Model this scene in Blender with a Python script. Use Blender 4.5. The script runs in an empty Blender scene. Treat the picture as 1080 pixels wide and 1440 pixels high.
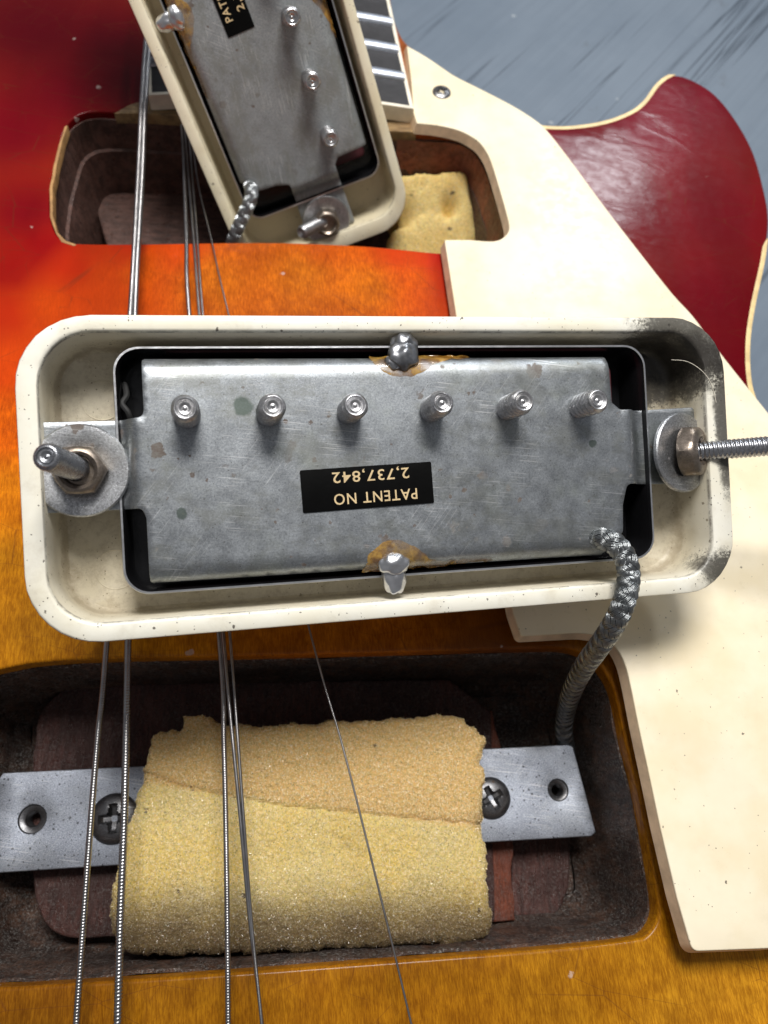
import bpy, bmesh, math, random
import numpy as np
from mathutils import Vector, Matrix, noise as mnoise
from mathutils.geometry import delaunay_2d_cdt
random.seed(7); rng = np.random.default_rng(7)
sc = bpy.context.scene
COL = sc.collection

# ------------------------------------------------------------------ camera (units: centimetres)
F = 1040.0; CX, CY = 540.0, 720.0; H = 11.1
dn = np.array([(450-CX)/F, -(1150-CY)/F, -1.0]); dn /= np.linalg.norm(dn)
zw = -dn
xw = np.array([1., 0, 0]); xw = xw-(xw@zw)*zw; xw /= np.linalg.norm(xw)
yw = np.cross(zw, xw)
RCW = np.array([xw, yw, zw])              # camera axes -> world axes
CAM = np.array([0., 0, H])
cd = bpy.data.cameras.new('camera'); cam = bpy.data.objects.new('camera', cd); COL.objects.link(cam)
cd.sensor_fit = 'VERTICAL'; cd.sensor_height = 36; cd.sensor_width = 27; cd.lens = F/1440*36
cd.clip_start = .05; cd.clip_end = 500
cam.matrix_world = Matrix([list(RCW[0])+[0], list(RCW[1])+[0], list(RCW[2])+[H], [0, 0, 0, 1]])
cd.dof.use_dof = True; cd.dof.focus_distance = 9.3; cd.dof.aperture_fstop = .34
sc.camera = cam

# ------------------------------------------------------------------ world and lamps
wd = bpy.data.worlds.new('World'); sc.world = wd; wd.use_nodes = True
nt = wd.node_tree; bg = nt.nodes['Background']
tc = nt.nodes.new('ShaderNodeTexCoord'); sp = nt.nodes.new('ShaderNodeSeparateXYZ'); rp = nt.nodes.new('ShaderNodeValToRGB')
mp = nt.nodes.new('ShaderNodeMapRange'); mp.inputs[1].default_value = -1; mp.inputs[2].default_value = 1
nt.links.new(tc.outputs['Generated'], sp.inputs[0]); nt.links.new(sp.outputs['Y'], mp.inputs[0]); nt.links.new(mp.outputs[0], rp.inputs[0])
rp.color_ramp.elements[0].position = .25; rp.color_ramp.elements[0].color = (.27, .27, .28, 1)
rp.color_ramp.elements[1].position = .9; rp.color_ramp.elements[1].color = (.28, .30, .34, 1)
nt.links.new(rp.outputs[0], bg.inputs[0]); bg.inputs[1].default_value = .64
def area(name, loc, tgt, sx, sy, power, col):
    l = bpy.data.lights.new(name, 'AREA'); l.shape = 'RECTANGLE'; l.size = sx; l.size_y = sy; l.energy = power; l.color = col
    o = bpy.data.objects.new(name, l); COL.objects.link(o); o.location = loc
    o.rotation_euler = (Vector(tgt)-Vector(loc)).to_track_quat('-Z', 'Y').to_euler()
area('window_light', (1.5, 17, 36), (0, 5, 0), 14, 11, 17500, (1.0, .975, .94))
area('horn_sheen_light', (20, 46, 31), (3, 10, 0), 6, 5, 5000, (.90, .95, 1.0))  # added lamp out of view, placed to give the horn its sheen
vs = sc.view_settings; vs.view_transform = 'Standard'; vs.look = 'None'; vs.gamma = 1; vs.exposure = 0.0

# ------------------------------------------------------------------ geometry helpers
def ray(x, y):
    r = np.array([(x-CX)/F, -(y-CY)/F, -1.0]); return RCW@r
def W(x, y, z):                           # where the line of sight through a photo pixel meets height z
    r = ray(x, y); t = (z-H)/r[2]; return CAM+r*t
def W2(pts, z): return [tuple(W(x, y, z)[:2]) for x, y in pts]
def srgb(r, g, b, k=1.0):
    f = lambda c: ((c/255+.055)/1.055)**2.4 if c > 10 else c/255/12.92
    return (f(r)*k, f(g)*k, f(b)*k, 1)
def pip(P, poly):
    P = np.asarray(P); poly = np.asarray(poly); ins = np.zeros(len(P), bool); n = len(poly); j = n-1
    for i in range(n):
        a, b = poly[i], poly[j]
        if a[1] != b[1]:
            c = ((a[1] > P[:, 1]) != (b[1] > P[:, 1])) & (P[:, 0] < (b[0]-a[0])*(P[:, 1]-a[1])/(b[1]-a[1])+a[0]); ins ^= c
        j = i
    return ins
def seg_dist(P, line, closed=True):
    P = np.asarray(P, float)[:, :2]; L = np.asarray(line, float); D = np.full(len(P), 1e9)
    for i in range(len(L) if closed else len(L)-1):
        a = L[i]; b = L[(i+1) % len(L)]; ab = b-a; l = ab@ab
        if l == 0: continue
        t = np.clip(((P-a)@ab)/l, 0, 1); D = np.minimum(D, np.linalg.norm(P-(a+t[:, None]*ab), axis=1))
    return D
def area2(p):
    p = np.asarray(p); q = np.roll(p, -1, 0); return (p[:, 0]*q[:, 1]-q[:, 0]*p[:, 1]).sum()/2
def ccw(p): return [tuple(x) for x in (p if area2(p) > 0 else p[::-1])]
def resample(p, d, closed=True):
    out = []; n = len(p)
    for i in range(n if closed else n-1):
        a = np.array(p[i], float); b = np.array(p[(i+1) % n], float); k = max(1, int(round(np.linalg.norm(b-a)/d)))
        for j in range(k): out.append(tuple(a+(b-a)*j/k))
    if not closed: out.append(tuple(p[-1]))
    return out
def smooth(p, k=6, closed=True):          # Catmull-Rom
    p = [np.array(q, float) for q in p]; n = len(p); out = []
    for i in range(n if closed else n-1):
        if closed: a, b, c, d = p[i-1], p[i], p[(i+1) % n], p[(i+2) % n]
        else: a, b, c, d = p[max(i-1, 0)], p[i], p[i+1], p[min(i+2, n-1)]
        for j in range(k):
            t = j/k; out.append(tuple(.5*((2*b)+(-a+c)*t+(2*a-5*b+4*c-d)*t*t+(-a+3*b-3*c+d)*t**3)))
    if not closed: out.append(tuple(p[-1]))
    return out
def fillet(p, rad, k=6):                  # rounded corners; rad number or list
    n = len(p); out = []
    for i in range(n):
        r = rad if not isinstance(rad, (list, tuple)) else rad[i]
        a, b, c = (np.array(p[(i+q) % n], float) for q in (-1, 0, 1))
        if r <= 0: out.append(tuple(b)); continue
        u = (a-b); v = (c-b); lu, lv = np.linalg.norm(u), np.linalg.norm(v); u /= lu; v /= lv
        ang = math.acos(max(-1, min(1, u@v))); t = min(r/math.tan(ang/2), .49*lu, .49*lv)
        for j in range(k+1):
            s = j/k; out.append(tuple((1-s)**2*(b+u*t)+2*s*(1-s)*b+s*s*(b+v*t)))
    return out
def offset(p, d):                         # positive = outwards for a counter-clockwise loop
    p = np.array(p, float); a = np.roll(p, 1, 0); c = np.roll(p, -1, 0)
    def nrm(v):
        l = np.linalg.norm(v, axis=1); l[l == 0] = 1; return v/l[:, None]
    e1 = nrm(p-a); e2 = nrm(c-p); n1 = np.c_[e1[:, 1], -e1[:, 0]]; n2 = np.c_[e2[:, 1], -e2[:, 0]]
    m = nrm(n1+n2); co = np.maximum((m*n1).sum(1), .45)
    return [tuple(q) for q in p+m*(d/co)[:, None]]
class MB:
    def __init__(s): s.v = []; s.f = []
    def add(s, v, f):
        o = len(s.v); s.v += [tuple(map(float, q)) for q in v]; s.f += [tuple(i+o for i in g) for g in f]
    def loft(s, loops, closed=True, cap0=False, cap1=False):
        n = len(loops[0]); v = [q for l in loops for q in l]; f = []
        for k in range(len(loops)-1):
            for i in range(n if closed else n-1):
                j = (i+1) % n; f.append((k*n+i, k*n+j, (k+1)*n+j, (k+1)*n+i))
        if cap0: f.append(tuple(range(n-1, -1, -1)))
        if cap1: f.append(tuple((len(loops)-1)*n+i for i in range(n)))
        s.add(v, f)
def frame_of(ax):
    ax = np.array(ax, float); ax /= np.linalg.norm(ax); h = np.array([0, 0, 1.]) if abs(ax[2]) < .9 else np.array([1., 0, 0])
    a = np.cross(h, ax); a /= np.linalg.norm(a); return a, np.cross(ax, a), ax
def revolve(mb, base, ax, prof, n=32, hexa=None):   # prof: (radius, height); hexa: list of 0..1, how hexagonal each ring is
    a, b, c = frame_of(ax); base = np.array(base, float); loops = []
    for q, (r, h) in enumerate(prof):
        L = []
        for i in range(n):
            t = 2*math.pi*i/n; rr = r
            if hexa and hexa[q]:
                k = (t+math.pi/6) % (math.pi/3)-math.pi/6; rr = r*((1-hexa[q])+hexa[q]*math.cos(math.pi/6)/math.cos(k)*1.0)
            L.append(base+c*h+rr*(a*math.cos(t)+b*math.sin(t)))
        loops.append(L)
    mb.loft(loops, cap0=True, cap1=True)
def thread(mb, p0, p1, r, pitch, depth, n=20, tip=True):
    p0 = np.array(p0, float); p1 = np.array(p1, float); a, b, c = frame_of(p1-p0); L = np.linalg.norm(p1-p0); m = max(2, int(L/pitch*5)); loops = []
    for k in range(m+1):
        z = L*k/m; l = []
        for i in range(n):
            t = 2*math.pi*i/n; ph = (z/pitch-i/n) % 1; s = abs(ph*2-1); rr = r-depth*s**1.5
            if tip and L-z < r*.25: rr *= 1-.16*(1-(L-z)/(r*.25))
            l.append(p0+c*z+rr*(a*math.cos(t)+b*math.sin(t)))
        loops.append(l)
    if tip:
        for rr, dz in ((.74, .012), (.66, .012), (.60, -.012), (.50, -.012), (.46, .006), (.34, .006), (.28, -.014), (.14, -.014), (.08, .0)):
            loops.append([p0+c*(L+dz)+r*rr*(a*math.cos(2*math.pi*i/n)+b*math.sin(2*math.pi*i/n)) for i in range(n)])
    mb.loft(loops, cap0=True, cap1=True)
def tube(mb, pts, rad, n=8, closed_caps=True):
    pts = [np.array(p, float) for p in pts]; m = len(pts); T = []
    for i in range(m):
        d = pts[min(i+1, m-1)]-pts[max(i-1, 0)]; T.append(d/np.linalg.norm(d))
    a, b, _ = frame_of(T[0]); loops = []
    for i in range(m):
        a = a-(a@T[i])*T[i]; a /= np.linalg.norm(a); b = np.cross(T[i], a); r = rad[i] if hasattr(rad, '__len__') else rad
        loops.append([pts[i]+r*(a*math.cos(2*math.pi*k/n)+b*math.sin(2*math.pi*k/n)) for k in range(n)])
    mb.loft(loops, cap0=closed_caps, cap1=closed_caps)
def cdt(outline, holes, res):
    loops = [ccw(outline)]+[ccw(h) for h in holes]; V = []; E = []
    for l in loops:
        s = len(V); V += [tuple(q[:2]) for q in l]; E += [(s+i, s+(i+1) % len(l)) for i in range(len(l))]
    nb = len(V)
    if res:
        A = np.array(loops[0]); x0, y0 = A.min(0); x1, y1 = A.max(0)
        gx, gy = np.meshgrid(np.arange(x0+res/2, x1, res), np.arange(y0+res/2, y1, res)); P = np.c_[gx.ravel(), gy.ravel()]
        P[:, 0] += (np.round((P[:, 1]-y0)/res) % 2)*res*.5
        k = pip(P, loops[0])
        for h in loops[1:]: k &= ~pip(P, h)
        P = P[k]
        for l in loops: P = P[seg_dist(P, l) > res*.45]
        V += [tuple(q) for q in P]
    r = delaunay_2d_cdt([Vector(v) for v in V], E, [], 0, 1e-7)
    vv = np.array([tuple(v) for v in r[0]]); ff = np.array([tuple(f) for f in r[2]])
    c = vv[ff].mean(1); k = pip(c, loops[0])
    for h in loops[1:]: k &= ~pip(c, h)
    ff = ff[k]; a, b, c = vv[ff[:, 0]], vv[ff[:, 1]], vv[ff[:, 2]]
    cr = (b-a)[:, 0]*(c-a)[:, 1]-(b-a)[:, 1]*(c-a)[:, 0]; ff[cr < 0] = ff[cr < 0][:, ::-1]
    ff = ff[np.abs(cr) > 1e-10]
    return vv, ff, loops
def sheet(mb, outline, holes, zf, th, res=None, bev=.02, side=None, bottom=True, nb=3, holebev=None):
    """flat or curved plate: top at zf(x,y), thickness th, rounded upper edges"""
    zz = zf if callable(zf) else (lambda x, y: zf)
    O = ccw(outline); Hs = [ccw(h) for h in holes]; hb = bev if holebev is None else holebev
    vv, ff, _ = cdt(offset(O, -bev) if bev else O, [offset(h, hb) if hb else h for h in Hs], res)
    mb.add([(x, y, zz(x, y)) for x, y in vv], ff.tolist())
    if bottom: mb.add([(x, y, zz(x, y)-th) for x, y in vv], ff[:, ::-1].tolist())
    for idx, L in enumerate([O]+Hs):
        b = bev if idx == 0 else hb; sg = 1 if idx == 0 else -1; loops = []
        if b:
            for k in range(nb+1):
                t = math.pi/2*k/nb; l = offset(L, sg*(-b+b*math.sin(t))); loops.append([(x, y, zz(x, y)-b*(1-math.cos(t))) for x, y in l])
        else: loops.append([(x, y, zz(x, y)) for x, y in L])
        loops.append([(x, y, zz(x, y)-th+b) for x, y in L])
        l = offset(L, -sg*b) if b else L; loops.append([(x, y, zz(x, y)-th) for x, y in l])
        if idx == 0: loops = loops[::-1]
        mb.loft(loops)
def finish(name, mb, mat, parent=None, local=False, ang=38, bump=0, label=None):
    me = bpy.data.meshes.new(name); V = np.array(mb.v, float)
    if parent is not None and not local:
        mw = Matrix.Identity(4); q_ = parent
        while q_ is not None: mw = q_.matrix_basis @ mw; q_ = q_.parent
        Mi = np.array(mw.inverted()); V = V@Mi[:3, :3].T+Mi[:3, 3]
    me.from_pydata([tuple(v) for v in V], [], mb.f)
    bm = bmesh.new(); bm.from_mesh(me); bmesh.ops.remove_doubles(bm, verts=bm.verts, dist=1e-5)
    bmesh.ops.recalc_face_normals(bm, faces=bm.faces)
    ca = math.radians(ang)
    for f in bm.faces: f.smooth = True
    for e in bm.edges:
        if len(e.link_faces) == 2: e.smooth = e.calc_face_angle(0) < ca
    bm.to_mesh(me); bm.free(); me.materials.append(mat)
    o = bpy.data.objects.new(name, me); COL.objects.link(o)
    if parent is not None: o.parent = parent
    if label: o['label'] = label
    return o
def thing(name, label, cat, M=None, group=None):
    o = bpy.data.objects.new(name, None); COL.objects.link(o); o.empty_display_size = .5
    if M is not None: o.matrix_world = M
    o['label'] = label; o['category'] = cat
    if group: o['group'] = group
    bpy.context.view_layer.update(); return o

# ------------------------------------------------------------------ material helpers
class NT:
    def __init__(s, name):
        s.m = bpy.data.materials.new(name); s.m.use_nodes = True; s.t = s.m.node_tree; s.b = s.t.nodes['Principled BSDF']; s.tc = s.t.nodes.new('ShaderNodeTexCoord')
    def n(s, ty): return s.t.nodes.new(ty)
    def put(s, v, inp):
        if isinstance(v, bpy.types.NodeSocket): s.t.links.new(v, inp)
        elif isinstance(v, (int, float)) and inp.type == 'RGBA': inp.default_value = (v, v, v, 1)
        else: inp.default_value = v
    def obj(s, scale=(1, 1, 1), rot=(0, 0, 0), loc=(0, 0, 0)):
        src = s.tc.outputs['Object']
        if any(rot):
            q = s.n('ShaderNodeMapping'); s.t.links.new(src, q.inputs[0]); q.inputs['Rotation'].default_value = rot; src = q.outputs[0]; rot = (0, 0, 0)
        m = s.n('ShaderNodeMapping'); s.t.links.new(src, m.inputs[0]); m.inputs['Scale'].default_value = scale; m.inputs['Rotation'].default_value = rot; m.inputs['Location'].default_value = loc; return m.outputs[0]
    def noise(s, scale, detail=4, rough=.55, vec=None, dist=0):
        q = s.n('ShaderNodeTexNoise'); s.put(vec or s.obj(), q.inputs['Vector']); q.inputs['Scale'].default_value = scale; q.inputs['Detail'].default_value = detail; q.inputs['Roughness'].default_value = rough; q.inputs['Distortion'].default_value = dist; return q.outputs['Fac']
    def voro(s, scale, feat='F1', vec=None, out='Distance', rnd=1):
        q = s.n('ShaderNodeTexVoronoi'); q.feature = feat; s.put(vec or s.obj(), q.inputs['Vector']); q.inputs['Scale'].default_value = scale; q.inputs['Randomness'].default_value = rnd; return q.outputs[out]
    def ramp(s, v, a, b, c0=0., c1=1.):
        q = s.n('ShaderNodeMapRange'); q.interpolation_type = 'SMOOTHSTEP'; s.put(v, q.inputs[0]); q.inputs[1].default_value = a; q.inputs[2].default_value = b; q.inputs[3].default_value = c0; q.inputs[4].default_value = c1; return q.outputs[0]
    def op(s, o, a, b=0.):
        q = s.n('ShaderNodeMath'); q.operation = o; s.put(a, q.inputs[0]); s.put(b, q.inputs[1]); return q.outputs[0]
    def mix(s, f, a, b, mode='MIX'):
        q = s.n('ShaderNodeMix'); q.data_type = 'RGBA'; q.blend_type = mode; s.put(f, q.inputs[0]); s.put(a, q.inputs[6]); s.put(b, q.inputs[7]); return q.outputs[2]
    def dist(s, p, scale=(1, 1, 1)):
        m = s.n('ShaderNodeVectorMath'); m.operation = 'SUBTRACT'; s.put(s.tc.outputs['Object'], m.inputs[0]); m.inputs[1].default_value = p
        k = s.n('ShaderNodeVectorMath'); k.operation = 'MULTIPLY'; s.put(m.outputs[0], k.inputs[0]); k.inputs[1].default_value = scale
        l = s.n('ShaderNodeVectorMath'); l.operation = 'LENGTH'; s.put(k.outputs[0], l.inputs[0]); return l.outputs['Value']
    def sep(s, ax):
        q = s.n('ShaderNodeSeparateXYZ'); s.put(s.tc.outputs['Object'], q.inputs[0]); return q.outputs[ax]
    def bump(s, h, strength=.3, dist=.02, prev=None):
        q = s.n('ShaderNodeBump'); s.put(h, q.inputs['Height']); q.inputs['Strength'].default_value = strength; q.inputs['Distance'].default_value = dist
        if prev: s.put(prev, q.inputs['Normal'])
        return q.outputs[0]
    def set(s, **k):
        for a, v in k.items(): s.put(v, s.b.inputs[a.replace('_', ' ')])
        return s.m
def specks(N, scale, size, dens, vec=None):        # small irregular dots, a fraction dens of the cells filled
    q = N.n('ShaderNodeTexVoronoi'); N.put(vec or N.obj(), q.inputs['Vector']); q.inputs['Scale'].default_value = scale
    d = N.op('ADD', q.outputs['Distance'], N.op('MULTIPLY', N.op('SUBTRACT', N.noise(scale*3, 3, .6), .5), .6)); c = N.n('ShaderNodeSeparateColor'); N.put(q.outputs['Color'], c.inputs[0])
    r = N.op('MULTIPLY', c.outputs[0], 1.0); keep = N.ramp(r, dens, dens+.01, 1, 0)
    sz = N.op('MULTIPLY', c.outputs[1], size); dd = N.op('SUBTRACT', d, sz)
    return N.op('MULTIPLY', N.ramp(dd, .06, .12, 1, 0), keep)

def m_cream(name, base, dirty, corner=None, rough=.38, scratches=False):
    N = NT(name); c = N.mix(N.ramp(N.noise(.9, 4), .35, .7), base, tuple(base[i]*(.93, .90, .82)[i] for i in range(3))+(1,))
    c = N.mix(N.op('MULTIPLY', N.ramp(N.noise(2.2, 6, .65), .5, .75), .35*dirty+.03), c, (.30, .22, .12, 1))
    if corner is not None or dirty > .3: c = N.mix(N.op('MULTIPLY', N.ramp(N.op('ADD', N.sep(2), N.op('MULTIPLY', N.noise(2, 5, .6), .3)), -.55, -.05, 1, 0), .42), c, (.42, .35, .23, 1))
    sp1 = specks(N, 8, .07, .30*dirty); sp2 = specks(N, 22, .12, .45*dirty)
    c = N.mix(N.op('MULTIPLY', N.op('MAXIMUM', sp1, sp2), .85), c, (.05, .035, .025, 1))
    if dirty > .3: c = N.mix(N.op('MULTIPLY', N.ramp(N.sep(2), -.10, -.025, 1, 0), .40), c, (.52, .44, .29, 1)); c = N.mix(N.op('MULTIPLY', N.ramp(N.op('ABSOLUTE', N.op('ADD', N.sep(2), .05)), .0, .05, 1, 0), N.ramp(N.noise(3, 6, .8), .42, .6, .1, .8)), c, (.12, .10, .08, 1))  # shade of the inner wall and rim edge painted in, mixed with grime
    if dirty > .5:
        aw = N.ramp(N.op('ADD', N.op('ABSOLUTE', N.op('ADD', N.sep(2), .70)), N.op('MULTIPLY', N.op('SUBTRACT', N.noise(5, 6, .75), .5), .5)), -.02, .14, .45, 0); c = N.mix(aw, c, (.20, .14, .08, 1))  # corner shade along the floor edge painted into the colour, broken up as dirt
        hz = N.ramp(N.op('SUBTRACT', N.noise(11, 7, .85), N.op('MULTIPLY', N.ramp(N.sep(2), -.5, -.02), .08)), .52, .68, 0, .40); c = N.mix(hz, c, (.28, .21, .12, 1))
    if corner:
        for p, sc_, a, b in corner:
            g = N.op('MULTIPLY', N.ramp(N.dist(p, sc_), a, b, 1, 0), 1.0)
            t = N.op('MAXIMUM', N.ramp(N.op('ADD', N.noise(22, 8, .85), N.op('MULTIPLY', g, .30)), .60, .74), N.ramp(N.op('ADD', N.noise(2.4, 6, .7), N.op('MULTIPLY', g, .30)), .55, .80, 0, .9))
            c = N.mix(N.op('MULTIPLY', N.op('MULTIPLY', t, N.ramp(g, .0, .3)), .9), c, (.028, .024, .020, 1))
    h = N.noise(14, 5)
    nb = N.bump(h, .06, .02)
    if scratches:
        w = N.n('ShaderNodeTexNoise'); N.put(N.obj((2, 22, 8), (0, 0, .9)), w.inputs['Vector']); w.inputs['Scale'].default_value = 2.0; w.inputs['Detail'].default_value = 3; w.inputs['Distortion'].default_value = 1.4
        s1 = N.ramp(N.op('ABSOLUTE', N.op('SUBTRACT', w.outputs['Fac'], .5)), 0, .012, 1, 0); s1 = N.op('MULTIPLY', s1, N.ramp(N.noise(1.2, 2), .52, .62))
        nb = N.bump(s1, .35, .03, nb)
    return N.set(Base_Color=c, Roughness=N.ramp(N.noise(6, 4), .3, .7, rough-.06, rough+.14), Normal=nb, Subsurface_Weight=.0, Specular_IOR_Level=.45)

def m_steel(name, base, rough=.38, rust=.3, dirt=.3, metallic=.92, fine=1.0, brushed=(1, 1, 1), green=0., pits=0, stain=.25, spot=None):
    N = NT(name); b2 = tuple(x*.80 for x in base[:3])+(1,)
    c = N.mix(N.ramp(N.noise(1.6, 9, .75), .36, .66), base, b2)
    g = N.noise(38, 4, .7, N.obj(brushed)); c = N.mix(N.ramp(g, .42, .62, 0, .5*fine), c, tuple(x*.45 for x in base[:3])+(1,))
    g2 = N.ramp(N.noise(60, 3, .7), .56, .66, 0, .6*fine); c = N.mix(g2, c, tuple(min(1, x*1.5) for x in base[:3])+(1,))
    if green: c = N.mix(N.ramp(N.noise(1.3, 4, .6, N.obj(loc=(3, 1, 0))), .5, .72, 0, green), c, (.30, .33, .22, 1))
    if pits:
        pp = N.op('MAXIMUM', specks(N, 14, .16, .5), specks(N, 26, .14, .55)); c = N.mix(N.op('MULTIPLY', pp, .85), c, (.03, .03, .035, 1))
    ru = N.op('MAXIMUM', specks(N, 2.6, .16, rust), specks(N, 6.5, .12, rust*.8)); ru = N.op('MULTIPLY', ru, N.ramp(N.noise(1.0, 2, .5, N.obj(loc=(5, 5, 0))), .40, .55, .15, 1))
    c = N.mix(N.op('MULTIPLY', ru, .85), c, (.085, .05, .03, 1))
    w2 = N.noise(1.5, 1, .5, N.obj((1.0, 50, 4), (0, 0, -.9), (3, 3, 3))); c = N.mix(N.op('MULTIPLY', N.op('MULTIPLY', N.ramp(w2, .67, .70), N.ramp(N.noise(.9, 2, .5, N.obj(loc=(9, 1, 0))), .52, .58)), .26), c, (.95, .95, .95, 1))
    st1 = N.noise(.8, 9, .8, N.obj((1, 1.6, 1), (0, 0, .1), (2, 7, 0))); c = N.mix(N.ramp(st1, .47, .60, 0, stain), c, tuple(base[i]*(.62, .60, .52)[i] for i in range(3))+(1,))
    pit = specks(N, 24, .10, .28); c = N.mix(N.op('MULTIPLY', pit, .6*min(1, stain*2)), c, (.08, .07, .06, 1))
    if spot:
        for p_, r_ in spot: c = N.mix(N.ramp(N.op('ADD', N.dist(p_), N.op('MULTIPLY', N.op('SUBTRACT', N.noise(9, 3), .5), .08)), r_*.7, r_, .8, 0), c, (.10, .13, .11, 1))
    di = N.ramp(N.noise(3.3, 8, .72), .56, .74, 0, dirt); c = N.mix(di, c, (.06, .055, .05, 1))
    w = N.n('ShaderNodeTexNoise'); N.put(N.obj((1.2, 60, 4), (0, 0, .12)), w.inputs['Vector']); w.inputs['Scale'].default_value = 1.3; w.inputs['Detail'].default_value = 1
    s1 = N.op('MULTIPLY', N.ramp(w.outputs['Fac'], .63, .68), N.ramp(N.noise(1.1, 2), .5, .6)); c = N.mix(N.op('MULTIPLY', s1, .45), c, (.9, .9, .9, 1))
    hb = N.bump(N.noise(70, 4, .8, N.obj(brushed)), .30*fine, .006); hb = N.bump(ru, -.25, .006, hb)
    return N.set(Base_Color=c, Metallic=N.op('MULTIPLY', N.ramp(N.op('MAXIMUM', ru, di), 0, 1, 1, .1), metallic), Roughness=N.ramp(N.noise(5, 6, .7), .3, .7, rough-.04, rough+.09), Normal=hb)
def m_simple(name, base, rough=.5, metallic=0., bumps=.1, bscale=20, coat=0., var=.25, vscale=4):
    N = NT(name); c = N.mix(N.ramp(N.noise(vscale, 5, .6), .3, .7), base, tuple(x*(1-var) for x in base[:3])+(1,))
    return N.set(Base_Color=c, Roughness=rough, Metallic=metallic, Coat_Weight=coat, Normal=N.bump(N.noise(bscale, 4), bumps, .02))
def m_routed(name, base, alt, dust=.4, bs=.6, grain=(2, 14, 2), rough=.45):
    N = NT(name); v = N.obj(grain)
    c = N.mix(N.ramp(N.noise(1.3, 6, .6), .35, .65), base, alt)
    c = N.mix(N.ramp(N.noise(1.6, 7, .8, v), .42, .58, 0, .8), c, tuple(x*.35 for x in base[:3])+(1,))
    d = N.op('MULTIPLY', N.ramp(N.noise(26, 5, .9), .51, .60), N.ramp(N.noise(1.7, 5, .7), .35, .60, .25, 1))
    c = N.mix(N.op('MULTIPLY', d, dust), c, (.34, .33, .31, 1))
    nb = N.bump(N.noise(3, 7, .7, v), bs, .05); nb = N.bump(N.noise(38, 4, .8), .9, .02, nb)
    return N.set(Base_Color=c, Roughness=N.ramp(N.noise(9, 4), .3, .7, rough-.15, rough+.2), Normal=nb)

# burst lacquer: colour is the paint with a local lift against shadow, laid from samples over the top
def m_lacquer():
    N = NT('sunburst_lacquer'); a = N.n('ShaderNodeVertexColor'); a.layer_name = 'burst'; c = a.outputs[0]
    lum = N.n('ShaderNodeSeparateColor'); N.put(c, lum.inputs[0]); amb = N.ramp(lum.outputs[1], .01, .12)   # figure shows through the clear amber only
    v = N.obj((14, 1.6, 4), (0, 0, -.10)); fig = N.noise(4.2, 5, .72, v, .3); fl = N.noise(2.6, 4, .6, N.obj((1.4, 1, 1)), .5)
    g = N.mix(N.ramp(fig, .36, .66), (.66, .56, .46, 1), (1.17, 1.17, 1.10, 1)); g = N.mix(N.op('MULTIPLY', N.op('ADD', amb, .0), .95), (1, 1, 1, 1), g)
    c2 = N.mix(1.0, c, g, 'MULTIPLY'); g2 = N.mix(N.ramp(fl, .35, .68), (.84, .78, .70, 1), (1.10, 1.10, 1.06, 1)); g2 = N.mix(amb, (1, 1, 1, 1), g2); c2 = N.mix(1.0, c2, g2, 'MULTIPLY')
    band = N.noise(.8, 3, .5, N.obj((1, .22, 1))); c2 = N.mix(1.0, c2, N.mix(N.ramp(band, .4, .62), (.84, .80, .74, 1), (1.06, 1.06, 1.04, 1)), 'MULTIPLY')
    blot = N.noise(.9, 6, .65); g3 = N.mix(N.ramp(blot, .3, .7), (.84, .83, .84, 1), (1.08, 1.06, 1.06, 1)); c2 = N.mix(1.0, c2, N.mix(N.op('ADD', N.op('MULTIPLY', amb, .8), .2), (1, 1, 1, 1), g3), 'MULTIPLY')
    # lacquer checking
    cr = N.voro(1.15, 'DISTANCE_TO_EDGE', N.obj((.5, 1.5, 1), (0, 0, .12))); crk = N.op('MULTIPLY', N.ramp(cr, .0, .010, 1, 0), N.ramp(N.noise(.8, 3), .42, .56))
    cr2 = N.voro(2.6, 'DISTANCE_TO_EDGE', N.obj((1.3, .6, 1), (0, 0, .5))); crk2 = N.op('MULTIPLY', N.ramp(cr2, .0, .012, 1, 0), N.ramp(N.noise(1.1, 3, .5, N.obj(loc=(7, 2, 0))), .5, .6))
    crk = N.op('MAXIMUM', crk, N.op('MULTIPLY', crk2, .7)); c2 = N.mix(N.op('MULTIPLY', crk, .42), c2, (.10, .03, .01, 1))
    dots = specks(N, 3.0, .05, .08); c2 = N.mix(N.op('MULTIPLY', dots, .5), c2, (.6, .5, .45, 1))
    nb = N.bump(N.noise(.9, 3, .5, N.obj((1, 1.5, 1))), .12, .10); nb = N.bump(N.noise(1.1, 2, .4, N.obj((.6, 2, 1), (0, 0, .45)), 1.2), .14, .05, nb); nb = N.bump(N.noise(22, 4, .7), .03, .01, nb); nb = N.bump(crk, -.35, .01, nb)
    return N.set(Base_Color=c2, Roughness=.36, Coat_Weight=.20, Coat_Roughness=N.ramp(N.noise(5, 5, .7), .3, .7, .10, .22), Coat_Normal=nb, Normal=nb, Specular_IOR_Level=.05)

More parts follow.
